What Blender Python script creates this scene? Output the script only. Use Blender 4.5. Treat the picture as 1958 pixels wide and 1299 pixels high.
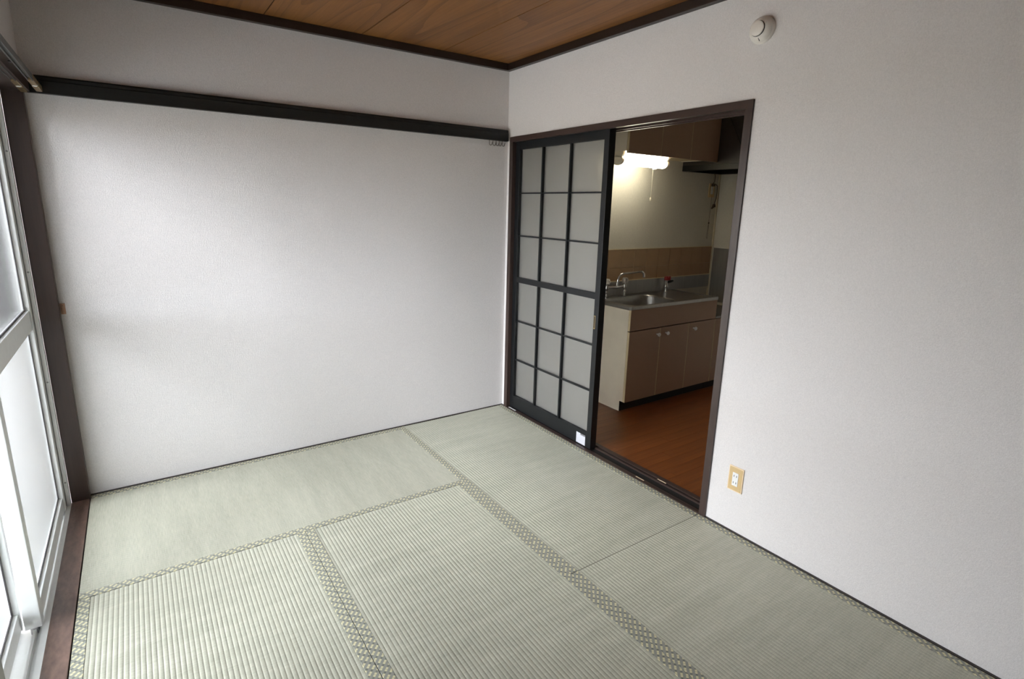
import bpy, bmesh, math, random
from mathutils import Vector, Matrix
random.seed(7)
for o in list(bpy.data.objects): bpy.data.objects.remove(o)
S = bpy.context.scene
COL = S.collection

# ------------------------------------------------------------------ camera
cam_d = bpy.data.cameras.new('camera'); cam = bpy.data.objects.new('camera', cam_d); COL.objects.link(cam)
YAW, PITCH, ROLL = -0.6009, -0.2263, 0.0231
F = Vector((-math.sin(YAW)*math.cos(PITCH), math.cos(YAW)*math.cos(PITCH), math.sin(PITCH)))
R = F.cross(Vector((0, 0, 1))).normalized(); U = R.cross(F)
R, U = math.cos(ROLL)*R + math.sin(ROLL)*U, -math.sin(ROLL)*R + math.cos(ROLL)*U
M = Matrix((R, U, -F)).transposed().to_4x4(); M.translation = Vector((-2.1515, -3.1445, 1.4449))
cam.matrix_world = M
cam_d.sensor_width = 36; cam_d.sensor_fit = 'HORIZONTAL'
cam_d.lens = 36*1029.42/1958
cam_d.shift_x = 15.135/1958; cam_d.shift_y = -17.98/1958
cam_d.clip_start = 0.02
S.camera = cam

# ------------------------------------------------------------------ world, light, exposure
W = bpy.data.worlds.new('overcast_sky'); S.world = W; W.use_nodes = True
bg = W.node_tree.nodes['Background']
wt = W.node_tree; wc = wt.nodes.new('ShaderNodeTexCoord'); ws = wt.nodes.new('ShaderNodeSeparateXYZ')
wt.links.new(wc.outputs['Generated'], ws.inputs[0])
wm = wt.nodes.new('ShaderNodeMapRange')        # overcast sky: zenith three times as bright as the horizon
wm.inputs['From Min'].default_value = 0; wm.inputs['From Max'].default_value = 1
wm.inputs['To Min'].default_value = 5.0; wm.inputs['To Max'].default_value = 15.0; wm.clamp = True
wt.links.new(ws.outputs[2], wm.inputs['Value']); wt.links.new(wm.outputs[0], bg.inputs['Strength'])
bg.inputs['Color'].default_value = (0.95, 0.965, 1.07, 1)
S.view_settings.view_transform = 'Standard'; S.view_settings.look = 'None'
S.view_settings.gamma = 1; S.view_settings.use_curve_mapping = False
S.view_settings.exposure = 1.74
# portal: guides sky sampling through the window opening, gives no light of its own
pd = bpy.data.lights.new('window_left_offscreen', 'AREA'); pd.shape = 'RECTANGLE'; pd.size = 1.95; pd.size_y = 1.95
pd.cycles.is_portal = True
po = bpy.data.objects.new('window_left_offscreen', pd); COL.objects.link(po)
po.location = (-2.72, -0.93, 0.93); po.rotation_euler = (0, -math.pi/2, 0)

# ------------------------------------------------------------------ materials
def newmat(name):
    m = bpy.data.materials.new(name); m.use_nodes = True
    nt = m.node_tree; b = nt.nodes['Principled BSDF']
    return m, nt, b
def N(nt, t, **kw):
    n = nt.nodes.new(t)
    for k, v in kw.items(): setattr(n, k, v)
    return n
def L(nt, a, b): nt.links.new(a, b)
def srgb(r, g, b):
    f = lambda c: (c/255/12.92) if c/255 <= .04045 else ((c/255+.055)/1.055)**2.4
    return (f(r), f(g), f(b), 1)
def coords(nt, scale=(1, 1, 1), rot=(0, 0, 0)):
    tc = N(nt, 'ShaderNodeTexCoord'); mp = N(nt, 'ShaderNodeMapping')
    mp.inputs['Scale'].default_value = scale; mp.inputs['Rotation'].default_value = rot
    L(nt, tc.outputs['Object'], mp.inputs['Vector']); return mp.outputs['Vector']
def noise(nt, vec, scale, detail=2, rough=.5):
    n = N(nt, 'ShaderNodeTexNoise'); n.inputs['Scale'].default_value = scale
    n.inputs['Detail'].default_value = detail; n.inputs['Roughness'].default_value = rough
    L(nt, vec, n.inputs['Vector']); return n.outputs['Fac']
def ramp(nt, fac, stops):
    r = N(nt, 'ShaderNodeValToRGB'); e = r.color_ramp.elements
    while len(e) < len(stops): e.new(.5)
    for el, (p, c) in zip(e, stops): el.position = p; el.color = c
    L(nt, fac, r.inputs['Fac']); return r.outputs['Color']
def bump(nt, h, b, strength, dist):
    bp = N(nt, 'ShaderNodeBump'); bp.inputs['Strength'].default_value = strength; bp.inputs['Distance'].default_value = dist
    L(nt, h, bp.inputs['Height']); L(nt, bp.outputs['Normal'], b.inputs['Normal'])
def math_(nt, op, a, b=None, c=None):
    n = N(nt, 'ShaderNodeMath', operation=op)
    for i, v in enumerate((a, b, c)):
        if v is None: continue
        if hasattr(v, 'links'): L(nt, v, n.inputs[i])
        else: n.inputs[i].default_value = v
    return n.outputs[0]

def plain(name, col, rough=.5, metal=0, spec=.5, var=.06, scale=30, bmp=0, **kw):
    m, nt, b = newmat(name)
    v = coords(nt); f = noise(nt, v, scale, 3)
    lo = tuple(c*(1-var) for c in col[:3])+(1,); hi = tuple(min(1, c*(1+var)) for c in col[:3])+(1,)
    L(nt, ramp(nt, f, [(.3, lo), (.7, hi)]), b.inputs['Base Color'])
    b.inputs['Roughness'].default_value = rough; b.inputs['Metallic'].default_value = metal
    b.inputs['Specular IOR Level'].default_value = spec
    if bmp: bump(nt, noise(nt, v, scale*6, 2), b, bmp, .001)
    for k, x in kw.items(): b.inputs[k].default_value = x
    return m

def wallpaper(name, col, weave):
    m, nt, b = newmat(name)
    va = coords(nt, (1, 1, 3.2)); vb = coords(nt, (2.6, 2.6, .8))
    h = math_(nt, 'ADD', noise(nt, va, weave, 3, .6), noise(nt, vb, weave, 3, .6))
    hh = math_(nt, 'MULTIPLY', h, .5)
    c = col[:3]
    L(nt, ramp(nt, hh, [(.36, tuple(x*.90 for x in c)+(1,)), (.62, tuple(min(1, x*1.05) for x in c)+(1,))]), b.inputs['Base Color'])
    b.inputs['Roughness'].default_value = .85; b.inputs['Specular IOR Level'].default_value = .25
    bump(nt, hh, b, .8, .003)
    return m

def wood(name, c1, c2, axis, rough=.45, gs=6, stretch=.05, fig=0, bmp=.1, c3=None):
    """grain runs along axis (0,1,2) in object space"""
    m, nt, b = newmat(name)
    s = [1, 1, 1]; s[axis] = stretch
    v = coords(nt, tuple(s))
    n1 = noise(nt, v, gs*8, 6, .65); n2 = noise(nt, v, gs, 3, .5)
    mix = math_(nt, 'ADD', math_(nt, 'MULTIPLY', n1, .5), math_(nt, 'MULTIPLY', n2, .5))
    if fig:
        s2 = [1, 1, 1]; s2[axis] = stretch*2.2
        v2 = coords(nt, tuple(s2)); w = N(nt, 'ShaderNodeTexNoise'); w.inputs['Scale'].default_value = fig
        w.inputs['Detail'].default_value = 1.5; w.inputs['Distortion'].default_value = .4; L(nt, v2, w.inputs['Vector'])
        rings = math_(nt, 'FRACT', math_(nt, 'MULTIPLY', w.outputs['Fac'], 13))
        mix = math_(nt, 'ADD', math_(nt, 'MULTIPLY', mix, .85), math_(nt, 'MULTIPLY', math_(nt, 'SUBTRACT', .3, math_(nt, 'POWER', rings, 3.0)), .22))
    L(nt, ramp(nt, mix, [(.28, c1), (.72, c2)]), b.inputs['Base Color'])
    b.inputs['Roughness'].default_value = rough
    bump(nt, n1, b, bmp, .001)
    return m

def metal(name, col, rough, brush=None):
    m, nt, b = newmat(name)
    v = coords(nt, brush or (1, 1, 1)); f = noise(nt, v, 40, 3)
    L(nt, ramp(nt, f, [(.3, tuple(c*.85 for c in col)+(1,)), (.7, tuple(col)+(1,))]), b.inputs['Base Color'])
    b.inputs['Metallic'].default_value = 1
    rr = math_(nt, 'ADD', math_(nt, 'MULTIPLY', f, .2), rough-.1); L(nt, rr, b.inputs['Roughness'])
    return m

def tatami(name, c_lo, c_hi, ax):
    """ax = object axis along which the ribs run; stalks lie across it"""
    m, nt, b = newmat(name)
    s = [1, 1, 1]; s[ax] = 1; s[1-ax] = .05
    v = coords(nt, (s[0], s[1], 1))
    stalk = noise(nt, v, 420, 2, .6)                 # single rush stalks, lying across the ribs
    s2 = [.35, .35, 1]; s2[ax] = 3.0
    v2 = coords(nt, tuple(s2)); band = noise(nt, v2, 6, 3, .6)
    blot = noise(nt, coords(nt), 1.7, 3)
    f = math_(nt, 'ADD', math_(nt, 'MULTIPLY', stalk, .5), math_(nt, 'ADD', math_(nt, 'MULTIPLY', band, .3), math_(nt, 'MULTIPLY', blot, .2)))
    L(nt, ramp(nt, f, [(.32, c_lo), (.68, c_hi)]), b.inputs['Base Color'])
    b.inputs['Roughness'].default_value = .5; b.inputs['Specular IOR Level'].default_value = .55
    b.inputs['Sheen Weight'].default_value = .12; b.inputs['Sheen Roughness'].default_value = .4
    bump(nt, stalk, b, .35, .0012)
    return m

def hem_mat(name):
    """woven border: lattice of small diamonds, cream and ringed, on grey-green cloth"""
    m, nt, b = newmat(name)
    tc = N(nt, 'ShaderNodeTexCoord'); sp = N(nt, 'ShaderNodeSeparateXYZ'); L(nt, tc.outputs['Object'], sp.inputs[0])
    s = .0084
    a = math_(nt, 'DIVIDE', math_(nt, 'MULTIPLY', math_(nt, 'ADD', sp.outputs[0], sp.outputs[1]), .7071), s)
    c = math_(nt, 'DIVIDE', math_(nt, 'MULTIPLY', math_(nt, 'SUBTRACT', sp.outputs[0], sp.outputs[1]), .7071), s)
    i, j = math_(nt, 'FLOOR', a), math_(nt, 'FLOOR', c)
    fa = math_(nt, 'ABSOLUTE', math_(nt, 'SUBTRACT', math_(nt, 'FRACT', a), .5))
    fc = math_(nt, 'ABSOLUTE', math_(nt, 'SUBTRACT', math_(nt, 'FRACT', c), .5))
    r = math_(nt, 'MAXIMUM', fa, fc)                 # 0 centre .. .5 edge of the diamond
    k = math_(nt, 'FLOORED_MODULO', i, 3)           # along a diagonal row: cream, cream, ringed
    rowon = math_(nt, 'LESS_THAN', math_(nt, 'FLOORED_MODULO', j, 2), .5)   # every second row is plain cloth
    cream = math_(nt, 'MULTIPLY', math_(nt, 'LESS_THAN', k, 1.5), rowon)
    ringc = math_(nt, 'MULTIPLY', math_(nt, 'GREATER_THAN', k, 1.5), rowon)
    base = N(nt, 'ShaderNodeMix', data_type='RGBA'); base.inputs[6].default_value = srgb(142, 142, 132); base.inputs[7].default_value = srgb(218, 210, 172)
    L(nt, math_(nt, 'MULTIPLY', cream, math_(nt, 'LESS_THAN', r, .44)), base.inputs[0])
    ring = math_(nt, 'MULTIPLY', math_(nt, 'GREATER_THAN', r, .16), math_(nt, 'LESS_THAN', r, .30))
    dk = N(nt, 'ShaderNodeMix', data_type='RGBA'); dk.inputs[7].default_value = srgb(62, 66, 62)
    L(nt, math_(nt, 'MULTIPLY', ring, ringc), dk.inputs[0]); L(nt, base.outputs[2], dk.inputs[6])
    dk2 = N(nt, 'ShaderNodeMix', data_type='RGBA'); dk2.inputs[7].default_value = srgb(170, 164, 128)
    L(nt, math_(nt, 'MULTIPLY', math_(nt, 'MULTIPLY', cream, ring), .7), dk2.inputs[0]); L(nt, dk.outputs[2], dk2.inputs[6])
    edge = N(nt, 'ShaderNodeMix', data_type='RGBA'); edge.inputs[7].default_value = srgb(112, 112, 102)
    L(nt, math_(nt, 'MULTIPLY', math_(nt, 'MULTIPLY', math_(nt, 'GREATER_THAN', r, .44), rowon), .8), edge.inputs[0]); L(nt, dk2.outputs[2], edge.inputs[6])
    L(nt, edge.outputs[2], b.inputs['Base Color'])
    b.inputs['Roughness'].default_value = .65; b.inputs['Specular IOR Level'].default_value = .35
    bump(nt, noise(nt, coords(nt), 900, 2), b, .3, .0005)
    return m

def frosted(name, tint, trans, rough_gloss=.35, back=.35, glass=0.0, bmp=.4):
    """figured glass: part of the light goes straight through, part is scattered"""
    m, nt, b = newmat(name); out = nt.nodes['Material Output']; nt.nodes.remove(b)
    t = N(nt, 'ShaderNodeBsdfTransparent'); t.inputs[0].default_value = (*tint, 1)
    d = N(nt, 'ShaderNodeBsdfTranslucent'); d.inputs[0].default_value = (*tint, 1)
    df = N(nt, 'ShaderNodeBsdfDiffuse'); df.inputs[0].default_value = (*tint, 1)
    g = N(nt, 'ShaderNodeBsdfGlossy'); g.inputs['Roughness'].default_value = rough_gloss
    rf = N(nt, 'ShaderNodeBsdfRefraction'); rf.inputs['Roughness'].default_value = .38; rf.inputs['IOR'].default_value = 1.05; rf.inputs[0].default_value = (*tint, 1)
    m0 = N(nt, 'ShaderNodeMixShader'); m0.inputs[0].default_value = back; L(nt, d.outputs[0], m0.inputs[1]); L(nt, df.outputs[0], m0.inputs[2])
    m00 = N(nt, 'ShaderNodeMixShader'); m00.inputs[0].default_value = glass; L(nt, m0.outputs[0], m00.inputs[1]); L(nt, rf.outputs[0], m00.inputs[2])
    m1 = N(nt, 'ShaderNodeMixShader'); m1.inputs[0].default_value = trans; L(nt, m00.outputs[0], m1.inputs[1]); L(nt, t.outputs[0], m1.inputs[2])
    fr = N(nt, 'ShaderNodeFresnel'); fr.inputs[0].default_value = 1.45
    m2 = N(nt, 'ShaderNodeMixShader'); L(nt, fr.outputs[0], m2.inputs[0]); L(nt, m1.outputs[0], m2.inputs[1]); L(nt, g.outputs[0], m2.inputs[2])
    bp = N(nt, 'ShaderNodeBump'); bp.inputs['Strength'].default_value = bmp; bp.inputs['Distance'].default_value = .001
    L(nt, noise(nt, coords(nt), 260, 2), bp.inputs['Height'])
    for q in (g, df): L(nt, bp.outputs['Normal'], q.inputs['Normal'])
    L(nt, m2.outputs[0], out.inputs['Surface']); return m

def emit(name, col, strength):
    m, nt, b = newmat(name)
    b.inputs['Base Color'].default_value = (.9, .9, .85, 1)
    f = noise(nt, coords(nt), 3, 1); L(nt, ramp(nt, f, [(0, col), (1, col)]), b.inputs['Emission Color'])
    b.inputs['Emission Strength'].default_value = strength; return m

M_ = {}
M_['wall'] = wallpaper('woven_white_wallpaper', (.765, .735, .72), 190)
M_['wallk'] = wallpaper('cream_kitchen_wallpaper', (.62, .58, .49), 120)
M_['cornice'] = wood('dark_brown_stain', srgb(26, 18, 13), srgb(44, 30, 22), 1, .4, 8)
M_['cornicex'] = wood('dark_brown_stain_x', srgb(26, 18, 13), srgb(44, 30, 22), 0, .4, 8)
M_['black'] = wood('black_stained_rail', srgb(8, 9, 8), srgb(17, 19, 17), 0, .5, 9, bmp=.25)
M_['frame_y'] = wood('brown_door_frame_y', srgb(50, 38, 34), srgb(72, 57, 51), 1, .32, 8)
M_['frame_z'] = wood('brown_door_frame_z', srgb(50, 38, 34), srgb(72, 57, 51), 2, .32, 8)
M_['sill'] = wood('worn_brown_sill', srgb(62, 48, 42), srgb(132, 106, 94), 1, .36, 7, .4)
M_['post'] = wood('brown_window_post', srgb(50, 38, 34), srgb(72, 57, 51), 2, .32, 8)
M_['doorblk'] = plain('black_painted_wood', srgb(17, 19, 21), .42, var=.1, scale=60)
M_['ceil'] = wood('printed_wood_ceiling', srgb(112, 70, 32), srgb(158, 106, 54), 1, .5, 9, .035, fig=3.2, bmp=.03)
M_['dark'] = plain('dark_gap', srgb(20, 17, 15), .8)
M_['alu'] = plain('white_aluminium', srgb(226, 228, 226), .38, 0, .5, .03)
M_['alugrey'] = plain('grey_aluminium', srgb(150, 152, 150), .4, .3, .5, .05)
M_['seal'] = plain('black_glazing_gasket', srgb(70, 66, 66), .6)
M_['glass_lo'] = frosted('figured_window_glass', (.93, .96, .95), .92, .35, .15)
M_['glass_hi'] = frosted('clear_window_glass', (.95, .97, .96), .94, .1, .2)
M_['glass_door'] = frosted('frosted_door_sheet', (.72, .71, .68), .03, .5, .14, .72)
for ax in (0, 1): M_['tat_%d' % ax] = tatami('rush_matting_%s' % 'xy'[ax], srgb(150, 149, 132), srgb(188, 186, 168), ax)
M_['core'] = plain('dark_straw_core', srgb(66, 60, 44), .9)
M_['hem'] = hem_mat('patterned_border_cloth')
M_['kfloor'] = wood('orange_brown_floorboard', srgb(98, 52, 22), srgb(140, 80, 38), 0, .3, 7, .06, bmp=.03)
M_['plate'] = plain('tan_plastic', srgb(206, 178, 130), .4, var=.03)
M_['catch'] = plain('pale_copper_paint', srgb(178, 138, 112), .45, var=.05)
M_['plate2'] = plain('pale_tan_plastic', srgb(238, 214, 178), .4, var=.03)
M_['white'] = plain('white_plastic', srgb(232, 232, 230), .35, var=.02)
M_['ivory'] = plain('ivory_plastic', srgb(236, 227, 204), .4, var=.03)
M_['slot'] = plain('outlet_slot', srgb(60, 60, 62), .6)
M_['detect'] = plain('detector_plastic', srgb(228, 223, 214), .4, var=.03)
M_['brass'] = metal('brass', (.62, .47, .24), .35)
M_['railgrey'] = plain('grey_rail', srgb(92, 92, 88), .4, .5)
M_['wire'] = metal('dull_wire', (.20, .17, .15), .4)
M_['steel'] = metal('stainless_steel', (.40, .39, .375), .34, (1, .08, 1))
M_['steeld'] = metal('stainless_steel_panel', (.40, .39, .375), .42, (1, 1, .1))
M_['chrome'] = metal('chrome', (.82, .82, .82), .12)
M_['cab'] = plain('pinkish_brown_laminate', srgb(168, 139, 116), .42, var=.03, scale=200)
M_['cabside'] = plain('cream_laminate', srgb(226, 216, 198), .45, var=.04, scale=8)
M_['cabup'] = plain('brown_upper_laminate', srgb(168, 139, 116), .42, var=.03, scale=200)
M_['edge'] = plain('cream_edge_band', srgb(206, 188, 150), .45, var=.03)
M_['cornerk'] = plain('cream_corner_bead', srgb(196, 182, 152), .5, var=.03)
M_['kick'] = plain('black_kickboard', srgb(22, 20, 19), .6)
M_['tile'] = plain('brown_glazed_tile', srgb(158, 126, 92), .28, var=.06, scale=12)
M_['grout'] = plain('tan_grout', srgb(176, 152, 118), .85)
M_['hood'] = plain('dark_hood_enamel', srgb(54, 47, 42), .4)
M_['hoodb'] = plain('black_hood_rim', srgb(14, 14, 14), .35)
M_['red'] = plain('red_plastic', srgb(130, 16, 18), .35)
M_['blackp'] = plain('black_plastic', srgb(24, 24, 24), .4)
M_['crystal'] = plain('clear_acrylic_knob', (.85, .80, .74, 1), .12, **{'Transmission Weight': .45, 'IOR': 1.45})
M_['cord'] = plain('brown_cord', srgb(70, 54, 40), .6)
M_['tube'] = emit('fluorescent_diffuser', (1.0, .955, .80, 1), 3.6)
M_['kceil'] = plain('kitchen_ceiling', srgb(200, 190, 170), .8)
M_['addedwall'] = plain('added_outside_wall', srgb(156, 144, 126), .9, var=.05, scale=3, bmp=.2)  # for both added outside walls; tone chosen for the view through the panes
M_['concrete'] = plain('balcony_concrete', srgb(112, 110, 106), .9, var=.1, scale=6)

def sticker_mat():
    m, nt, b = newmat('printed_sticker')
    tc = N(nt, 'ShaderNodeTexCoord'); sp = N(nt, 'ShaderNodeSeparateXYZ'); L(nt, tc.outputs['Object'], sp.inputs[0])
    z = sp.outputs[2]; y = sp.outputs[1]
    line = math_(nt, 'LESS_THAN', math_(nt, 'FRACT', math_(nt, 'MULTIPLY', z, 150)), .35)
    words = math_(nt, 'GREATER_THAN', noise(nt, coords(nt, (1, 500, 150)), 1, 2), .47)
    ink = math_(nt, 'MULTIPLY', math_(nt, 'MULTIPLY', line, words), .35)
    bar = math_(nt, 'MULTIPLY', math_(nt, 'GREATER_THAN', z, .024), math_(nt, 'LESS_THAN', y, .004))
    ink = math_(nt, 'MAXIMUM', ink, math_(nt, 'MULTIPLY', bar, .75))
    mx = N(nt, 'ShaderNodeMix', data_type='RGBA'); mx.inputs[6].default_value = srgb(206, 206, 212); mx.inputs[7].default_value = srgb(60, 55, 55)
    L(nt, ink, mx.inputs[0]); L(nt, mx.outputs[2], b.inputs['Base Color']); b.inputs['Roughness'].default_value = .5
    return m
M_['sticker'] = sticker_mat()

# ------------------------------------------------------------------ mesh helpers (world coordinates)
def box(bm, x0, x1, y0, y1, z0, z1, bev=0):
    if x0 > x1: x0, x1 = x1, x0
    if y0 > y1: y0, y1 = y1, y0
    if z0 > z1: z0, z1 = z1, z0
    r = bmesh.ops.create_cube(bm, size=1, matrix=Matrix.Translation(((x0+x1)/2, (y0+y1)/2, (z0+z1)/2)) @ Matrix.Diagonal((x1-x0, y1-y0, z1-z0, 1)))
    if bev:
        es = list({e for v in r['verts'] for e in v.link_edges})
        bmesh.ops.bevel(bm, geom=es, offset=bev, segments=2, affect='EDGES', profile=.6)
    return bm
def B(*a, **k): return box(bmesh.new(), *a, **k)
def tube(bm, pts, r, seg=10, cap=True):
    pts = [Vector(p) for p in pts]; rings = []
    rs = r if isinstance(r, (list, tuple)) else [r]*len(pts)
    up = None
    for i, p in enumerate(pts):
        a = pts[max(i-1, 0)]; c = pts[min(i+1, len(pts)-1)]; t = (c-a).normalized()
        if up is None: up = Vector((0, 0, 1)) if abs(t.z) < .9 else Vector((1, 0, 0))
        s = t.cross(up).normalized(); up = s.cross(t).normalized()
        rings.append([bm.verts.new(p + rs[i]*(math.cos(2*math.pi*k/seg)*s + math.sin(2*math.pi*k/seg)*up)) for k in range(seg)])
    for a, c in zip(rings, rings[1:]):
        for k in range(seg): bm.faces.new((a[k], a[(k+1) % seg], c[(k+1) % seg], c[k]))
    if cap: bm.faces.new(rings[0][::-1]); bm.faces.new(rings[-1])
    return bm
def T(pts, r, seg=10): return tube(bmesh.new(), pts, r, seg)
def lathe(bm, prof, origin, axis, seg=32):
    """prof: (radius, height) along axis from origin"""
    a = Vector(axis).normalized(); s = a.orthogonal().normalized(); u = a.cross(s); o = Vector(origin); rings = []
    for r, h in prof:
        rings.append([bm.verts.new(o + a*h + max(r, 1e-5)*(math.cos(2*math.pi*k/seg)*s + math.sin(2*math.pi*k/seg)*u)) for k in range(seg)])
    for p, q in zip(rings, rings[1:]):
        for k in range(seg): bm.faces.new((p[k], p[(k+1) % seg], q[(k+1) % seg], q[k]))
    bm.faces.new(rings[0][::-1]); bm.faces.new(rings[-1]); return bm
def LT(*a, **k): return lathe(bmesh.new(), *a, **k)
def prism(bm, poly, axis, a, b):
    """poly: 2D points in the plane normal to axis (remaining axes in order)"""
    def P(p, t):
        q = list(p); q.insert(axis, t); return bm.verts.new(q)
    lo = [P(p, a) for p in poly]; hi = [P(p, b) for p in poly]; n = len(poly)
    bm.faces.new(lo[::-1]); bm.faces.new(hi)
    for i in range(n): bm.faces.new((lo[i], lo[(i+1) % n], hi[(i+1) % n], hi[i]))
    return bm
WL = {}
def obj(name, bm, mat, parent=None, smooth=False, origin=None):
    bmesh.ops.recalc_face_normals(bm, faces=bm.faces[:])
    cs = [v.co for v in bm.verts]
    if origin is None:
        mn = Vector((min(c.x for c in cs), min(c.y for c in cs), min(c.z for c in cs))); mx = Vector((max(c.x for c in cs), max(c.y for c in cs), max(c.z for c in cs)))
        origin = (mn+mx)/2
    origin = Vector(origin)
    for v in bm.verts: v.co -= origin
    me = bpy.data.meshes.new(name); bm.to_mesh(me); bm.free()
    me.materials.append(M_[mat] if isinstance(mat, str) else mat)
    if smooth:
        for p in me.polygons: p.use_smooth = True
        try: me.set_sharp_from_angle(angle=math.radians(40))
        except Exception: pass
    o = bpy.data.objects.new(name, me); COL.objects.link(o)
    link(o, origin, parent); return o
def link(o, origin, parent):
    origin = Vector(origin)
    WL[o.name] = origin
    if parent: o.parent = parent; o.location = origin - WL[parent.name]
    else: o.location = origin
def again(src, name, origin, parent):
    o = bpy.data.objects.new(name, src.data); COL.objects.link(o); link(o, origin, parent); return o
def empty(name, loc):
    o = bpy.data.objects.new(name, None); o.empty_display_size = .1; COL.objects.link(o); link(o, loc, None); return o
def tag(o, label, cat=None, group=None, kind=None):
    o['label'] = label
    if cat: o['category'] = cat
    if group: o['group'] = group
    if kind: o['kind'] = kind
    return o
def struct(o, label): o['kind'] = 'structure'; o['label'] = label; return o

XW, H = -2.467, 2.342          # room side of the window casing, ceiling height
YF = -3.48                     # wall behind the camera
DR, DL, DH = -1.772, -.036, 1.892   # door frame outer edges and top
YB, XE, XK = -.15, 2.15, .12   # kitchen back wall, kitchen end wall, kitchen side of the partition

# ------------------------------------------------------------------ room shell
struct(obj('floor', B(-2.54, 0.0, YF, .0, -.12, -.055), 'dark'), 'dark subfloor under the tatami mats')
struct(obj('wall_back', B(-2.70, 0.12, 0, .12, -.12, 2.5), 'wall'), 'white woven wallpaper wall with the black picture rail')
b = bmesh.new()
box(b, 0, XK, DL, 0, -.12, 2.5); box(b, 0, XK, YF-.12, DR, -.12, 2.5); box(b, 0, XK, DR, DL, DH, 2.5)
struct(obj('wall_right', b, 'wall'), 'white woven wallpaper wall around the doorway')
b = bmesh.new()
box(b, -2.60, XW, YF, -1.90, -.12, 2.5); box(b, -2.60, XW, -1.90, 0, 1.945, 2.5)
struct(obj('wall_left', b, 'wall'), 'white wallpaper wall above the window')
struct(obj('wall_front', B(-2.70, 0.0, YF-.12, YF, -.12, 2.5), 'wall'), 'plain white wallpaper wall opposite the black rail')
ceil = struct(obj('ceiling', B(-2.60, .0, YF, 0, H+.004, H+.12), 'dark'), 'ceiling of wide wood-grain boards with dark joints')
first = None
for i in range(5):
    x1 = -.003 - .5*i if i == 0 else -.5*i - .003
    x0 = max(-.5*(i+1)+.003, XW)
    bo = obj('ceiling_board', B(x0, x1, YF, 0, H, H+.0045), 'ceil', ceil, origin=(x1-1.37*i, -1.5+.9*i, H))
# cornice
def cornice(name, lab, *bx, m='cornice'):
    return struct(obj(name, B(*bx, bev=.002), m), lab)
cornice('trim_1', 'dark brown ceiling cornice above the black picture rail', XW, 0, -.032, 0, 2.301, H, m='cornicex')
cornice('trim_2', 'dark brown ceiling cornice above the doorway wall', -.032, 0, YF, -.032, 2.301, H)
cornice('trim_3', 'dark brown ceiling cornice above the window', XW, XW+.032, YF, -.032, 2.301, H)
# tatami edge strips
struct(obj('baseboard_back', B(XW, 0, -.012, 0, -.055, .003), 'cornicex'), 'thin dark floor strip under the picture rail wall')
struct(obj('baseboard_right', B(-.012, 0, YF, DR, -.055, .003), 'cornice'), 'thin dark floor strip under the outlet wall')
struct(obj('baseboard_corner', B(-.012, 0, DL, -.012, -.055, .003), 'cornice'), 'short dark floor strip between wall corner and door frame')
# picture rail (nageshi)
nag = bmesh.new()
prism(nag, [(-.0, 1.866), (-.030, 1.866), (-.030, 1.915), (-.027, 1.918), (-.027, 1.930), (-.022, 1.937), (0, 1.937)], 0, XW+.002, -.016)
struct(obj('trim_4', nag, 'black'), 'black wooden picture rail across the white wall')

# ------------------------------------------------------------------ doorway frame and sliding door
fr = struct(empty('trim_5', (.06, -.9, 0)), 'dark brown wooden door frame with grooved header and threshold')
obj('jamb', B(-.010, .122, DR, DR+.034, -.01, DH-.032, bev=.0015), 'frame_z', fr)
obj('jamb', B(-.010, .122, DL-.036, DL, -.01, DH-.032, bev=.0015), 'frame_z', fr)
hb = bmesh.new()   # header with two grooves on its underside
prism(hb, [(-.010, DH), (-.010, DH-.033), (.014, DH-.033), (.014, DH-.018), (.072, DH-.018), (.072, DH-.034), (.080, DH-.034), (.080, DH-.018), (.110, DH-.018), (.110, DH-.036), (.124, DH-.036), (.124, DH)], 1, DR, DL)
obj('header', hb, 'frame_y', fr)
tb = bmesh.new()   # threshold with two grooves
prism(tb, [(-.010, -.055), (-.010, .004), (.016, .004), (.016, -.007), (.068, -.007), (.068, .004), (.078, .004), (.078, -.007), (.096, -.007), (.096, .004), (.124, .004), (.124, -.055)], 1, DR+.034, DL-.036)
obj('threshold', tb, 'frame_y', fr)
g = obj('glide_strip', B(-.002, .006, -.175, -.09, .0035, .0055), 'white', fr); g['label'] = 'white worn strip on threshold'

for cx_, cy_ in ((.008, -1.344), (.087, -1.429)):
    g = obj('worn_chip', B(cx_-.004, cx_+.003, cy_-.032, cy_+.026, .0036, .0046, bev=.0004), 'plate2', fr); g['label'] = 'pale worn chip'
X0, X1 = .019, .066            # door leaf faces
ya, yb_ = -.0725, -.936        # leaf left and right edges
dr = struct(empty('door_1', (.04, -.5, 0)), 'black sliding door with eighteen frosted panes')
obj('stile', B(X0, X1, ya-.042, ya, .006, 1.868, bev=.0015), 'doorblk', dr)
rs = obj('stile', B(X0, X1, yb_, yb_+.038, .006, 1.868, bev=.0015), 'doorblk', dr)
pi_ = obj('pull_recess', B(X0-.0006, X0+.001, yb_+.022, yb_+.035, .757, .836, bev=.0003), 'brass', rs); pi_['label'] = 'brass finger pull'
obj('pull_cup', B(X0-.0010, X0+.001, yb_+.025, yb_+.032, .762, .831), 'blackp', rs)
yl, yr = ya-.042, yb_+.038
for z0, z1 in ((.006, .100), (.931, .967), (1.812, 1.868)):
    obj('rail', B(X0+.001, X1-.001, yr, yl, z0, z1, bev=.0012), 'doorblk', dr)
ycs = [yl, -.352, -.617, yr]
for (z0, z1) in ((.100, .931), (.967, 1.812)):
    for yc in ycs[1:3]:
        obj('muntin', B(X0+.004, X1-.004, yc-.0055, yc+.0055, z0, z1), 'doorblk', dr)
zs = [.100, .370, .655, .931], [.967, 1.250, 1.532, 1.812]
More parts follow.
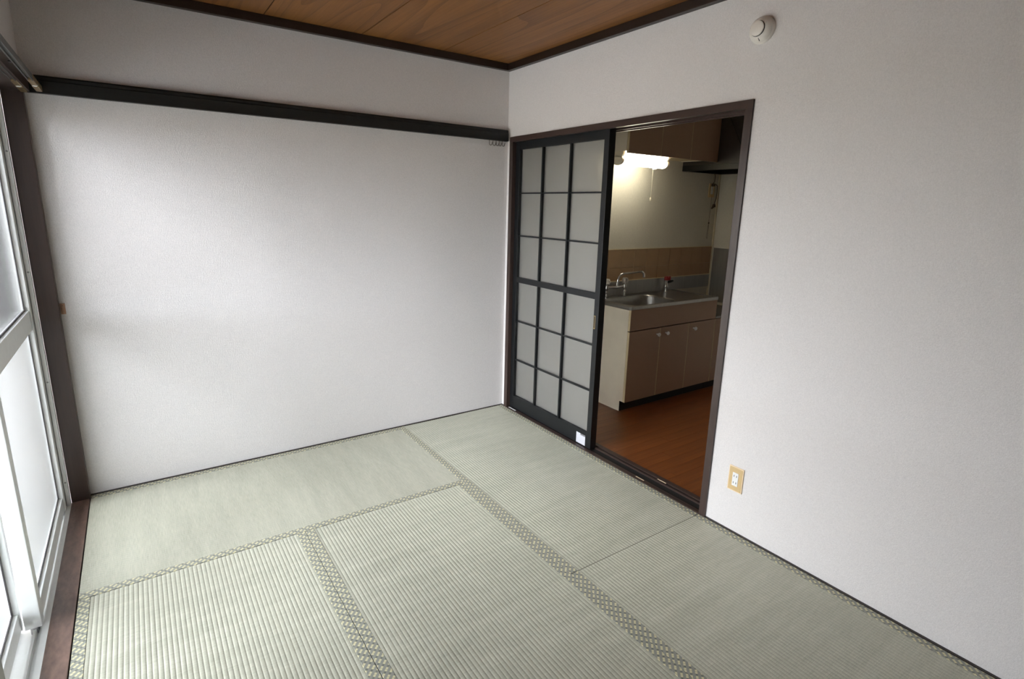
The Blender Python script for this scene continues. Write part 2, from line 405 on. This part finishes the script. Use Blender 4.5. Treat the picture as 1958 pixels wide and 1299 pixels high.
for grp in zs:
    for zc in grp[1:3]:
        for c in range(3):
            obj('muntin', B(X0+.008, X1-.008, ycs[c+1]+(.0055 if c < 2 else 0), ycs[c]-(.0055 if c else 0), zc-.0045, zc+.0045), 'doorblk', dr)
    for r_ in range(3):
        for c in range(3):
            obj('pane', B(.041, .045, ycs[c+1]+(.003 if c < 2 else -.004), ycs[c]-(.003 if c else -.004), grp[r_]+(.002 if r_ else -.004), grp[r_+1]-(.002 if r_ < 2 else -.004)), 'glass_door', dr)
st = obj('sticker', B(X0-.0002, X0+.0006, -.889, -.808, .010, .078), 'sticker', dr); st['label'] = 'white printed sticker'

# ------------------------------------------------------------------ window: wooden casing
cs_ = struct(empty('trim_6', (-2.5, -.93, 0)), 'dark brown wooden window casing')
YW0, YW1 = -.045, -1.83        # window opening between the posts
obj('post', B(-2.537, XW+.002, YW0, .0, -.055, 1.868, bev=.002), 'post', cs_)
obj('post', B(-2.537, XW+.002, YW1-.07, YW1, -.055, 1.868, bev=.002), 'post', cs_)
obj('sill', B(-2.537, XW, YW1, YW0, -.055, .001, bev=.002), 'sill', cs_)
obj('lintel', B(-2.537, XW+.022, YW1-.07, 0, 1.866, 1.945, bev=.002), 'frame_y', cs_)

# aluminium window
wn = struct(empty('window_1', (-2.6, -.93, 0)), 'white aluminium sliding window with figured glass')
tr = bmesh.new()
prism(tr, [(-2.537, -.07), (-2.537, -.001), (-2.556, -.004), (-2.557, -.028), (-2.573, -.028), (-2.574, -.012), (-2.582, -.012), (-2.583, -.028), (-2.622, -.028), (-2.623, -.014), (-2.631, -.014), (-2.632, -.028), (-2.680, -.034), (-2.680, -.07)], 1, YW1, YW0)
obj('bottom_track', tr, 'alu', wn)
obj('head_track', B(-2.68, -2.537, YW1, YW0, 1.84, 1.90), 'alu', wn)
for y0, y1 in ((YW0-.016, YW0), (YW1, YW1+.016)):
    jb = bmesh.new(); box(jb, -2.68, -2.538, y0, y1, -.03, 1.84); box(jb, -2.552, -2.538, y0-.008, y1+.0 if y0 > -1 else y1+.008, -.028, 1.84)
    j = obj('side_jamb', jb, 'alu', wn)
    for z in (.12, .62, 1.12, 1.62):
        obj('screw', LT([(.004, 0), (.004, .001)], (-2.545, (y0-.008) if y0 > -1 else y1+.008, z), (0, -1 if y0 > -1 else 1, 0), seg=10), 'alugrey', j)
def sash(xa, xb, y0, y1, lab):
    """xa room side, xb outer side; y0 (window post end) > y1"""
    w = .046; xm = (xa+xb)/2
    sb = bmesh.new()
    box(sb, xb, xa, y0-w, y0, -.004, 1.842, bev=.002); box(sb, xb, xa, y1, y1+w, -.004, 1.842, bev=.002)
    s = obj('sash', sb, 'alu', wn); s['label'] = lab
    for z0, z1 in ((-.002, .062), (.872, .958), (1.795, 1.842)):
        obj('sash_rail', B(xb+.004, xa-.004, y1+w, y0-w, z0, z1, bev=.002), 'alu', s)
    for z0, z1, m in ((.062, .872, 'glass_lo'), (.958, 1.795, 'glass_hi')):
        obj('pane', B(xm-.0025, xm+.0025, y1+w-.006, y0-w+.006, z0-.006, z1+.006), m, s)
        gb = bmesh.new()
        box(gb, xm+.0025, xm+.006, y1+w, y1+w+.006, z0, z1); box(gb, xm+.0025, xm+.006, y0-w-.006, y0-w, z0, z1)
        box(gb, xm+.0025, xm+.006, y1+w+.006, y0-w-.006, z0, z0+.006); box(gb, xm+.0025, xm+.006, y1+w+.006, y0-w-.006, z1-.006, z1)
        obj('gasket', gb, 'seal', s)
    for yy in (y0-w*.5, y1+w*.5):
        obj('roller_block', B(xm-.010, xm+.010, yy-.02, yy+.02, -.028, -.004, bev=.001), 'alugrey', s)
    return s
sash(-2.556, -2.602, YW0-.016, -.958, 'sash next to the wooden post')
sash(-2.608, -2.654, -.905, YW1+.016, 'outer sash away from the post')
# outside: ground slab, and two walls added to shape the window light
nb = struct(obj('wall_sky_block', B(-9.2, -9.0, -9, 9, -.08, 1.5), 'addedwall'), 'added low wall outside the window, hiding the lowest sky')  # made-up wall, cuts off the sky near the horizon
obj('coping', B(-9.25, -8.95, -9, 9, 1.5, 1.58), 'concrete', nb)
wg = struct(obj('wall_pane_shade', B(-4.0, -2.70, .06, .16, -.08, 2.5), 'addedwall'), 'added side wall outside the window, shading the panes')  # made-up wall, puts a dim surface behind the panes instead of bright sky
obj('coping', B(-4.04, -2.70, .04, .18, 2.5, 2.56), 'concrete', wg)
struct(obj('ground', B(-14, -2.68, -12, 10, -.30, -.08), 'concrete'), 'pale concrete terrace outside the window')

# ------------------------------------------------------------------ tatami mats
def mat_(x0, x1, y0, y1, along, lab):
    """along: 0 ribs run along x, 1 along y; hems on the two long sides"""
    t = empty('tatami_mat', ((x0+x1)/2, (y0+y1)/2, -.055))
    obj('core', B(x0, x1, y0, y1, -.055, -.004), 'core', t)
    hw = .036
    lo, hi = (y0+hw-.002, y1-hw+.002) if along == 0 else (x0+hw-.002, x1-hw+.002)
    n = round((hi-lo)/.0152); p = (hi-lo)/n; seg = 6
    bm = bmesh.new(); prev = None
    e0, e1 = (x0, x1) if along == 0 else (y0, y1)
    NL = 24
    for k in range(n*seg+1):
        s = lo + p*k/seg; ph = (k % seg)/seg
        z = -.0014 + .0014*math.sqrt(max(0, math.sin(math.pi*ph)))
        if k == 0 or k == n*seg: z = -.0014
        row = []
        for q in range(NL+1):
            e = e0+(e1-e0)*q/NL
            dz = .0008*math.sin(3.1*e+1.7*lo)*math.sin(9*s)
            row.append(bm.verts.new((e, s, z+dz-.0006) if along == 0 else (s, e, z+dz-.0006)))
        if prev:
            for q in range(NL): bm.faces.new((prev[q], prev[q+1], row[q+1], row[q]))
        prev = row
    obj('rush_cover', bm, 'tat_%d' % along, t, smooth=True)
    for side in (0, 1):
        h = bmesh.new()
        if along == 0:
            a = (y0, y0+hw) if side == 0 else (y1-hw, y1)
            box(h, x0, x1, a[0], a[1], -.05, .0006, bev=.0012)
        else:
            a = (x0, x0+hw) if side == 0 else (x1-hw, x1)
            box(h, a[0], a[1], y0, y1, -.05, .0006, bev=.0012)
        obj('border_cloth', h, 'hem', t)
    tag(t, lab, 'tatami mat', 'tatami mats covering the floor')
    return t
mat_(XW+.004, -.8345, -.8755, -.0125, 0, 'tatami mat along the wall with the black picture rail')
mat_(-.8325, -.0125, -1.7390, -.0125, 1, 'tatami mat along the doorway, ending at the black door')
mat_(-.8325, -.0125, YF+.01, -1.7415, 1, 'tatami mat along the wall under the outlet')
mat_(-1.6545, -.8345, -2.612, -.8780, 1, 'tatami mat between the two lengthwise border seams, away from walls')
mat_(XW+.004, -1.6565, -2.612, -.8780, 1, 'tatami mat beside the wooden window sill, ribs lengthwise')
mat_(XW+.004, -.8345, YF+.01, -2.6145, 0, 'tatami mat along the plain wall opposite the picture rail')

# ------------------------------------------------------------------ small things of the room
for k, (x, z, lab) in enumerate(((-2.412, 1.880, 'curtain rail with brass end, on the room side of the pair'), (-2.462, 1.872, 'curtain rail with brass end, on the window side of the pair'))):
    t = empty('curtain_rail', (x, -.9, z))
    rb = bmesh.new()
    box(rb, x-.009, x+.009, -1.88, -.30, z-.002, z+.014, bev=.002); box(rb, x-.009, x-.005, -1.88, -.30, z-.010, z-.002); box(rb, x+.005, x+.009, -1.88, -.30, z-.010, z-.002)
    obj('track', rb, 'railgrey', t)
    e1_ = obj('end_piece', B(x-.010, x+.010, -.31, -.185, z-.010, z+.014, bev=.003), 'brass', t)
    obj('roller', LT([(.006, 0), (.010, .004), (.010, .010), (.006, .014)], (x, -.178, z-.012), (0, 0, 1), seg=14), 'white', t, smooth=True)
    obj('end_cap', B(x-.011, x+.011, -.170, -.040, z-.012, z+.013, bev=.004), 'brass', t)
    for yy in (-.5, -1.2, -1.8):
        obj('bracket', B(XW+.020, x, yy-.01, yy+.01, z+.013, z+.017), 'railgrey', t)
    tag(t, lab, 'curtain rail', 'double curtain rail over the window')

for k in range(5):
    xx = -.150 + .0255*k + random.uniform(-.004, .004)
    t = random.uniform(-.5, .5)
    pts = []
    for a in range(0, 9):
        an = math.pi*a/8
        dx, dz = -.009*math.cos(an), -.009*math.sin(an)
        pts.append((xx+dx*math.cos(t), -.022+dx*math.sin(t), 1.842+dz))
    pts = [(pts[0][0], pts[0][1], 1.868)] + pts + [(pts[-1][0]+.003, pts[-1][1], 1.853)]
    pts = [Vector(p) for p in pts]
    h = obj('picture_hook', T(pts, .0021, 8), 'wire', smooth=True, origin=(xx, -.022, 1.868))
    tag(h, 'small bent wire hook under the end of the black picture rail', 'hook', 'wire hooks under the picture rail')

t = empty('wall_catch', (-2.452, 0, .92))
obj('plate', B(-2.464, -2.446, -.004, 0, .915, .965, bev=.001), 'catch', t)
obj('loop', T([(-2.455, -.004, .955), (-2.455, -.012, .952), (-2.455, -.014, .940), (-2.455, -.012, .928), (-2.455, -.004,   .925)], .0025, 8), 'catch', t, smooth=True)
tag(t, 'small tan catch on the wall beside the wooden window post', 'catch')

# outlet by the door
t = empty('wall_outlet', (0, -1.9, .2))
obj('cover_plate', B(-.006, 0, -1.937, -1.866, .199, .317, bev=.0015), 'plate2', t)
pf = obj('plate_face', B(-.0075, -.005, -1.933, -1.870, .203, .313, bev=.0008), 'plate', t)
ins = obj('socket_insert', B(-.0095, -.006, -1.9155, -1.8875, .226, .290, bev=.0008), 'white', t)
for z in (.242, .274):
    for y in (-1.908, -1.895):
        obj('socket_slot', B(-.0102, -.0090, y-.0012, y+.0012, z-.0045, z+.0045), 'slot', ins)
tag(t, 'tan double power outlet on the white wall beside the doorway', 'outlet')

# heat detector
t = empty('smoke_detector', (0, -1.772, 2.146))
oc = (0, -1.772, 2.146)
obj('base', LT([(.050, 0), (.051, .006), (.050, .012), (.046, .016)], oc, (-1, 0, 0), 48), 'detect', t, smooth=True)
bd = obj('body', LT([(.047, .014), (.045, .024), (.036, .034), (.029, .038), (.024, .038)], oc, (-1, 0, 0), 48), 'detect', t, smooth=True)
obj('vent_gap', LT([(.0290, .036), (.0290, .0395)], oc, (-1, 0, 0), 48), 'slot', bd)
obj('sensor_cap', LT([(.022, .038), (.0275, .041), (.0275, .045), (.0255, .0465), (.0, .0467)], oc, (-1, 0, 0), 48), 'detect', t, smooth=True)
for an, ln in ((-1.45, .010), (.5, .006), (1.75, .006), (2.9, .006)):
    p = Vector((-.034, math.sin(an)*0, 0)); d = Vector((0, -math.cos(an), math.sin(an)))
    c0 = Vector(oc) + d*.034 + Vector((-.0345, 0, 0)); c1 = Vector(oc) + d*(.034+ln) + Vector((-.0265, 0, 0))
    obj('indicator', T([c0, c1], .0014, 6), 'slot', bd)
tag(t, 'round off-white detector on the wall above the doorway corner', 'detector')

# ------------------------------------------------------------------ kitchen shell
kf = struct(obj('floor_kitchen', B(.0, XE+.1, YF, .0, -.12, -.0045), 'dark'), 'orange-brown plank floor of the kitchen')
pw, pl = .080, .91
rows = int((YB-YF)/pw)+1; mesh0 = {}
for r_ in range(rows):
    y1 = YB+.0-r_*pw; y0 = max(y1-pw, YF)
    off = (r_*.37) % pl
    xs = [XK+.004]; x = XK - pl + off
    while x < XE:
        if x > XK+.05: xs.append(x)
        x += pl
    xs.append(XE)
    for a, c in zip(xs, xs[1:]):
        if c-a < .02: continue
        key = (round(c-a, 3), round(y1-y0, 3))
        o_ = ((a+c)/2, (y0+y1)/2, -.002)
        if key in mesh0: again(mesh0[key], 'floor_board', o_, kf)
        else: mesh0[key] = obj('floor_board', B(a+.0004, c-.0004, y0+.0004, y1-.0004, -.0045, 0), 'kfloor', kf, origin=o_)
wk = struct(obj('wall_kitchen_back', B(XK, XE+.1, YB, -.0, -.12, 2.5), 'wallk'), 'cream kitchen wall with brown tiles above the sink')
struct(obj('wall_kitchen_end', B(XE, XE+.1, YF, YB, -.12, 2.5), 'wallk'), 'cream kitchen wall beside the stove base')
struct(obj('wall_kitchen_front', B(XK, XE+.1, YF-.12, YF, -.12, 2.5), 'wallk'), 'cream kitchen wall facing the sink')
struct(obj('ceiling_kitchen', B(XK, XE+.1, YF, YB, H, H+.12), 'kceil'), 'plain kitchen ceiling')
# tile band
obj('grout_bed', B(.50, XE-.012, YB-.003, YB, .78, 1.134), 'grout', wk)
tp = .143; first = None
for c in range(-3, 8):
    for r_ in range(2):
        x0 = 1.0+tp*c; z0 = .993 - .143*r_ + (.0 if r_ == 0 else 0)
        w_ = min(tp-.002, XE-.012-x0)
        if w_ < .03: continue
        o_ = (x0+w_/2, YB-.004, z0+.0705)
        if w_ < tp-.003: obj('tile', B(x0, x0+w_, YB-.006, YB-.002, z0, z0+.141, bev=.001), 'tile', wk)
        elif first is None: first = obj('tile', B(x0, x0+w_, YB-.006, YB-.002, z0, z0+.141, bev=.001), 'tile', wk, origin=o_)
        else: again(first, 'tile', o_, wk)
obj('tile_trim', B(.50, XE-.012, YB-.008, YB, 1.134, 1.139), 'edge', wk)
obj('corner_trim', B(XE-.012, XE, YB-.012, YB, .62, 1.80), 'cornerk', wk)

# ------------------------------------------------------------------ sink unit
SX0, SX1, SY = .656, 1.642, -.606
t = empty('sink_cabinet', (1.15, -.38, 0))
b = bmesh.new()
prism(b, [(YB-.001, .0), (SY+.050, .0), (SY+.050, .078), (SY+.019, .078), (SY+.019, .755), (YB-.001, .755)], 0, SX0, SX0+.018)
obj('side_panel', b, 'cabside', t)
b = bmesh.new()
prism(b, [(YB-.001, .0), (SY+.050, .0), (SY+.050, .078), (SY+.019, .078), (SY+.019, .755), (YB-.001, .755)], 0, SX1-.018, SX1)
obj('side_panel', b, 'cabside', t)
b = bmesh.new(); box(b, SX0+.018, SX1-.018, SY+.02, YB-.002, .078, .096); box(b, SX0+.018, SX1-.018, YB-.008, YB-.002, .096, .55)
obj('carcass', b, 'cabside', t)
obj('kickboard', B(SX0+.003, SX1, SY+.048, SY+.052, 0, .078), 'kick', t)
ap = obj('apron_panel', B(SX0+.003, SX1-.001, SY, SY+.018, .608, .757, bev=.0008), 'cab', t)
obj('edge_band', B(SX0, SX0+.003, SY, SY+.018, .608, .757), 'edge', ap)
dx = (SX1-SX0)/3; knx = (.948, 1.045, 1.369)
for k in range(3):
    a, c = SX0+dx*k, SX0+dx*(k+1)
    d = obj('door', B(a+.004, c-.004, SY, SY+.018, .077, .600, bev=.0008), 'cab', t)
    obj('edge_band', B(a+.0005, a+.004, SY+.0005, SY+.018, .077, .600), 'edge', d); obj('edge_band', B(c-.004, c-.001, SY+.0005, SY+.018, .077, .600), 'edge', d)
    obj('knob', LT([(.006, 0), (.005, .010), (.013, .018), (.015, .023), (.012, .028), (.0, .030)], (knx[k], SY, .556), (0, -1, 0), 20), 'white', d, smooth=True)
tag(t, 'cream-sided sink cabinet with three brown doors and white knobs', 'cabinet')

# stainless worktop with basin
t = empty('sink_worktop', (1.15, -.38, .757))
ZD = .774
def rrect(cx, cy, hx, hy, r, n):
    out = []
    for q in range(4):
        sx, sy = ((1, 1), (-1, 1), (-1, -1), (1, -1))[q]
        for k in range(n):
            an = math.pi/2*(q + k/(n-1))
            out.append((cx+sx*(hx-r)+r*math.cos(an), cy+sy*(hy-r)+r*math.sin(an)))
    return out
n = 9
bcx, bcy, bhx, bhy = .985, -.385, .262, .172
loops = []
ox0, ox1, oy0, oy1 = SX0-.004, SX1+.002, SY+.014, YB-.004
inner = rrect(bcx, bcy, bhx, bhy, .10, n)
outer = []
for q in range(4):
    cx_, cy_ = ((ox1, oy1), (ox0, oy1), (ox0, oy0), (ox1, oy0))[q]
    for k in range(n):
        f = k/(n-1)
        if q in (0, 2):
            # move along first edge to the corner, then along the next
            ex, ey = (inner[q*n][1], inner[q*n+n-1][0])
            outer.append((cx_, ex+(cy_-ex)*min(1, f*2)) if f <= .5 else (cx_+(ey-cx_)*(f*2-1), cy_))
        else:
            ex, ey = (inner[q*n][0], inner[q*n+n-1][1])
            outer.append((ex+(cx_-ex)*min(1, f*2), cy_) if f <= .5 else (cx_, cy_+(ey-cy_)*(f*2-1)))
def loop(bm, pts, z): return [bm.verts.new((x, y, z)) for x, y in pts]
bm = bmesh.new()
ring = [loop(bm, outer, ZD-.018), loop(bm, outer, ZD), loop(bm, inner, ZD)]
for dz, sh in ((-.003, .003), (-.010, .006), (-.10, .012), (-.145, .022), (-.160, .045)):
    ring.append(loop(bm, rrect(bcx, bcy, bhx-sh, bhy-sh, max(.10-sh*.6, .05), n), ZD+dz))
m_ = len(inner)
for p, q in zip(ring, ring[1:]):
    for k in range(m_): bm.faces.new((p[k], p[(k+1) % m_], q[(k+1) % m_], q[k]))
bm.faces.new(ring[-1])
obj('sink_deck', bm, 'steel', t, smooth=True)
b = bmesh.new()
box(b, SX0-.004, SX1+.002, SY-.004, SY+.016, .757, .783, bev=.004)
box(b, SX0-.006, SX0+.010, SY+.010, YB-.004, .757, .781, bev=.003); box(b, SX1-.012, SX1+.003, SY+.010, YB-.004, .757, .781, bev=.003)
obj('raised_rim', b, 'steel', t)
obj('drain', LT([(.045, 0), (.045, .003), (.035, .003), (.030, -.004), (.0, -.004)], (bcx, bcy, ZD-.160), (0, 0, 1), 28), 'chrome', t, smooth=True)
tag(t, 'stainless steel worktop with a rounded sink basin', 'worktop')

bk = obj('steel_backsplash', B(.50, XE-.013, YB-.0095, YB-.006, .777, .888), 'steeld')
obj('top_edge', B(.50, XE-.013, YB-.012, YB-.006, .886, .892), 'edge', bk)
tag(bk, 'low dark steel splash strip under the brown tiles', 'backsplash')
ep = obj('steel_wall_panel', B(XE-.004, XE, -.90, YB-.022, .646, 1.124), 'steeld')
tag(ep, 'dull grey steel panel on the end wall above the stove base', 'wall panel')

# stove base cabinet
t = empty('stove_cabinet', (1.9, -.38, 0))
b = bmesh.new(); box(b, SX1+.004, XE-.002, SY+.02, YB-.012, .078, .606); obj('carcass', b, 'cabside', t)
obj('kickboard', B(SX1+.004, XE-.002, SY+.048, SY+.052, 0, .078), 'kick', t)
obj('top', B(SX1+.004, XE-.006, SY-.002, YB-.012, .606, .622, bev=.002), 'steeld', t)
b = bmesh.new(); d = obj('door', B(SX1+.006, XE-.01, SY, SY+.018, .077, .600, bev=.0008), 'cab', t)
obj('edge_band', B(SX1+.003, SX1+.006, SY+.0005, SY+.018, .077, .600), 'edge', d)
tag(t, 'low brown stove base with steel top beside the sink', 'cabinet')

# ------------------------------------------------------------------ taps
t = empty('mixer_tap', (.912, -.200, ZD))
for x in (.813, 1.010):
    vb = obj('valve', LT([(.020, 0), (.020, .006), (.010, .010), (.009, .030), (.014, .036), (.014, .048), (.009, .054), (.011, .066), (.017, .072), (.017, .092), (.010, .098), (.010, .104)], (x, -.200, ZD), (0, 0, 1), 20), 'chrome', t, smooth=True)
    obj('handle', LT([(.012, .100), (.022, .104), (.025, .118), (.024, .136), (.018, .146), (.0, .148)], (x, -.200, ZD), (0, 0, 1), 8), 'crystal', t)
obj('crossbar', T([(.813, -.200, ZD+.082), (.86, -.200, ZD+.080), (.912, -.206, ZD+.078), (.96, -.200, ZD+.080), (1.010, -.200, ZD+.082)], [.009, .009, .016, .009, .009], 12), 'chrome', t, smooth=True)
sp = [(.917, -.206, ZD+.080), (.918, -.206, ZD+.105), (.919, -.208, ZD+.130), (.925, -.211, ZD+.156), (.940, -.215, ZD+.174), (.962, -.219, ZD+.182), (1.05, -.236, ZD+.188), (1.118, -.250, ZD+.193), (1.130, -.252, ZD+.193), (1.145, -.255, ZD+.186), (1.152, -.257, ZD+.170), (1.154, -.258, ZD+.148)]
obj('spout', T(sp, [.012, .012, .009, .009, .009, .009, .009, .009, .011, .009, .009, .009], 12), 'chrome', t, smooth=True)
tag(t, 'chrome two-handle mixer tap with clear knobs and curved spout', 'tap')

t = empty('gas_cock', (1.485, -.215, ZD))
obj('body', LT([(.014, 0), (.014, .010), (.010, .012), (.010, .034), (.018, .038), (.020, .050), (.016, .060), (.011, .066), (.011, .090), (.013, .100), (.0, .102)], (1.485, -.215, ZD), (0, 0, 1), 20), 'chrome', t, smooth=True)
for dxk in (-.014, .022):
    obj('knob', LT([(.014, 0), (.015, .006), (.015, .026), (.010, .032), (.0, .033)], (1.485+dxk, -.222, ZD+.102), (0, 0, 1), 16), 'red', t, smooth=True)
obj('arm', T([(1.472, -.215, ZD+.06), (1.472, -.217, ZD+.110)], .007, 10), 'chrome', t, smooth=True)
obj('hose_nozzle', T([(1.490, -.217, ZD+.080), (1.520, -.225, ZD+.088), (1.548, -.232, ZD+.094)], [.010, .012, .007], 10), 'blackp', t, smooth=True)
tag(t, 'chrome gas cock with red knobs at the stove end of the worktop', 'gas tap')

# ------------------------------------------------------------------ upper cabinets and lamp
t = empty('wall_cupboard', (1.15, -.3, 1.83))
UX1 = 1.634
for x in (SX0, UX1-.018): obj('side_panel', B(x, x+.018, -.456, YB-.0005, 1.828, H-.002), 'cabside', t)
b = bmesh.new(); box(b, SX0+.018, UX1-.018, -.456, YB-.0005, 1.832, 1.850); box(b, SX0+.018, UX1-.018, YB-.008, YB-.0005, 1.850, H-.002)
obj('carcass', b, 'edge', t)
dx = (UX1-SX0)/3
for k in range(3):
    a, c = SX0+dx*k, SX0+dx*(k+1)
    d = obj('door', B(a+.0035, c-.0015, -.476, -.458, 1.812, H-.006, bev=.0008), 'cabup', t)
    obj('edge_band', B(a, a+.0035, -.4755, -.458, 1.812, H-.006), 'edge', d)
for x in (1.30, 1.60):
    obj('catch', LT([(.006, 0), (.006, .008), (.0, .010)], (x, -.44, 1.832), (0, 0, -1), 10), 'white', t, smooth=True)
tag(t, 'brown kitchen wall cupboard with three plain doors', 'cupboard')

t = empty('fluorescent_lamp', (.9, -.37, 1.832))
LX0, LX1 = .662, 1.150
def lampsec(bm, xa, xb, grow=0):
    base = [(-.420-grow, 1.832), (-.420-grow, 1.812), (-.410, 1.796-grow), (-.330, 1.796-grow), (-.325+grow, 1.832)]
    prism(bm, base, 0, xa, xb)
    cyl = [(-.372+(.046+grow)*math.cos(2*math.pi*k/24), 1.770+(.030+grow)*math.sin(2*math.pi*k/24)) for k in range(24)]
    prism(bm, cyl, 0, xa, xb); return bm
obj('housing_end', lampsec(bmesh.new(), LX0, LX0+.018, .001), 'ivory', t)
obj('housing_end', lampsec(bmesh.new(), LX1-.02, LX1, .001), 'ivory', t)
obj('diffuser', lampsec(bmesh.new(), LX0+.018, LX1-.02), 'tube', t)
obj('switch', B(1.03, 1.055, -.384, -.364, 1.729, 1.742, bev=.002), 'white', t)
cd = obj('pull_cord', T([(1.030, -.372, 1.742), (1.030, -.372, 1.64), (1.031, -.371, 1.53)], .0011, 6), 'ivory', t)
obj('cord_bead', LT([(.002, 0), (.006, .004), (.007, .022), (.003, .028)], (1.031, -.371, 1.505), (0, 0, 1), 12), 'ivory', cd, smooth=True)
tag(t, 'lit white fluorescent lamp under the kitchen wall cupboard', 'lamp')

# ------------------------------------------------------------------ range hood
t = empty('range_hood', (1.9, -.4, 1.755))
b = bmesh.new()
prism(b, [(YB-.001, 1.800), (-.676, 1.800), (-.676, 1.896), (-.668, 1.905), (-.505, 2.20), (-.48, 2.335), (YB-.001, 2.335)], 0, 1.640, XE-.003)
obj('canopy', b, 'hood', t)
b = bmesh.new()
box(b, 1.637, 1.660, -.685, YB-.001, 1.756, 1.800, bev=.002); box(b, XE-.022, XE-.003, -.685, YB-.001, 1.756, 1.800, bev=.002)
box(b, 1.660, XE-.022, -.685, -.662, 1.756, 1.800, bev=.002); box(b, 1.660, XE-.022, YB-.024, YB-.001, 1.756, 1.800)
obj('rim', b, 'hoodb', t)
b = bmesh.new()
tube(b, [(1.6385, -.676, 1.803), (1.6385, -.676, 1.896), (1.6385, -.668, 1.906), (1.6385, -.505, 2.20), (1.6385, -.482, 2.33)], .003, 6)
obj('side_seam', b, 'hoodb', t)
pc = obj('pull_cord', T([(1.998, -.20, 1.757), (1.997, -.20, 1.60), (1.994, -.20, 1.34)], .0014, 6), 'cord', t)
obj('cord_loop', T([(1.994, -.20, 1.345), (1.985, -.20, 1.27), (1.982, -.20, 1.215), (1.990, -.20, 1.205), (1.997, -.20, 1.22), (1.996, -.20, 1.28), (1.994, -.20, 1.345)], .0013, 6), 'cord', pc)
obj('cord_bead', LT([(.003, -.007), (.006, -.002), (.006, .004), (.002, .008)], (1.994, -.20, 1.342), (0, 0, 1), 10), 'cord', pc, smooth=True)
tag(t, 'dark sloping range hood with black rim over the stove base', 'range hood')

t = empty('kitchen_outlet', (2.05, YB, 1.56))
obj('cover_plate', B(2.012, 2.086, YB-.008, YB, 1.560, 1.676, bev=.0015), 'plate', t)
obj('socket_insert', B(2.034, 2.064, YB-.012, YB-.008, 1.586, 1.650, bev=.001), 'white', t)
tag(t, 'tan outlet on the kitchen wall under the range hood', 'outlet')
t = empty('hood_power_cord', (2.05, YB, 1.66))
obj('cable', T([(2.052, YB-.02, 1.756), (2.058, YB-.02, 1.74), (2.054, YB-.022, 1.69), (2.030, YB-.024, 1.672), (2.040, YB-.026, 1.664), (2.075, YB-.026, 1.668), (2.100, YB-.024, 1.655), (2.106, YB-.022, 1.60), (2.104, YB-.02, 1.55), (2.094, YB-.018, 1.525), (2.088, YB-.018, 1.50)], .0035, 8), 'cord', t, smooth=True)
obj('plug', B(2.030, 2.056, YB-.034, YB-.011, 1.652, 1.676, bev=.003), 'cord', t)
obj('free_end', prism(bmesh.new(), [(2.083, 1.505), (2.094, 1.505), (2.104, 1.478), (2.090, 1.478), (2.060, 1.462), (2.066, 1.474)], 1, YB-.024, YB-.010), 'cord', t)
tag(t, 'brown power cord looped over the kitchen outlet', 'cord')
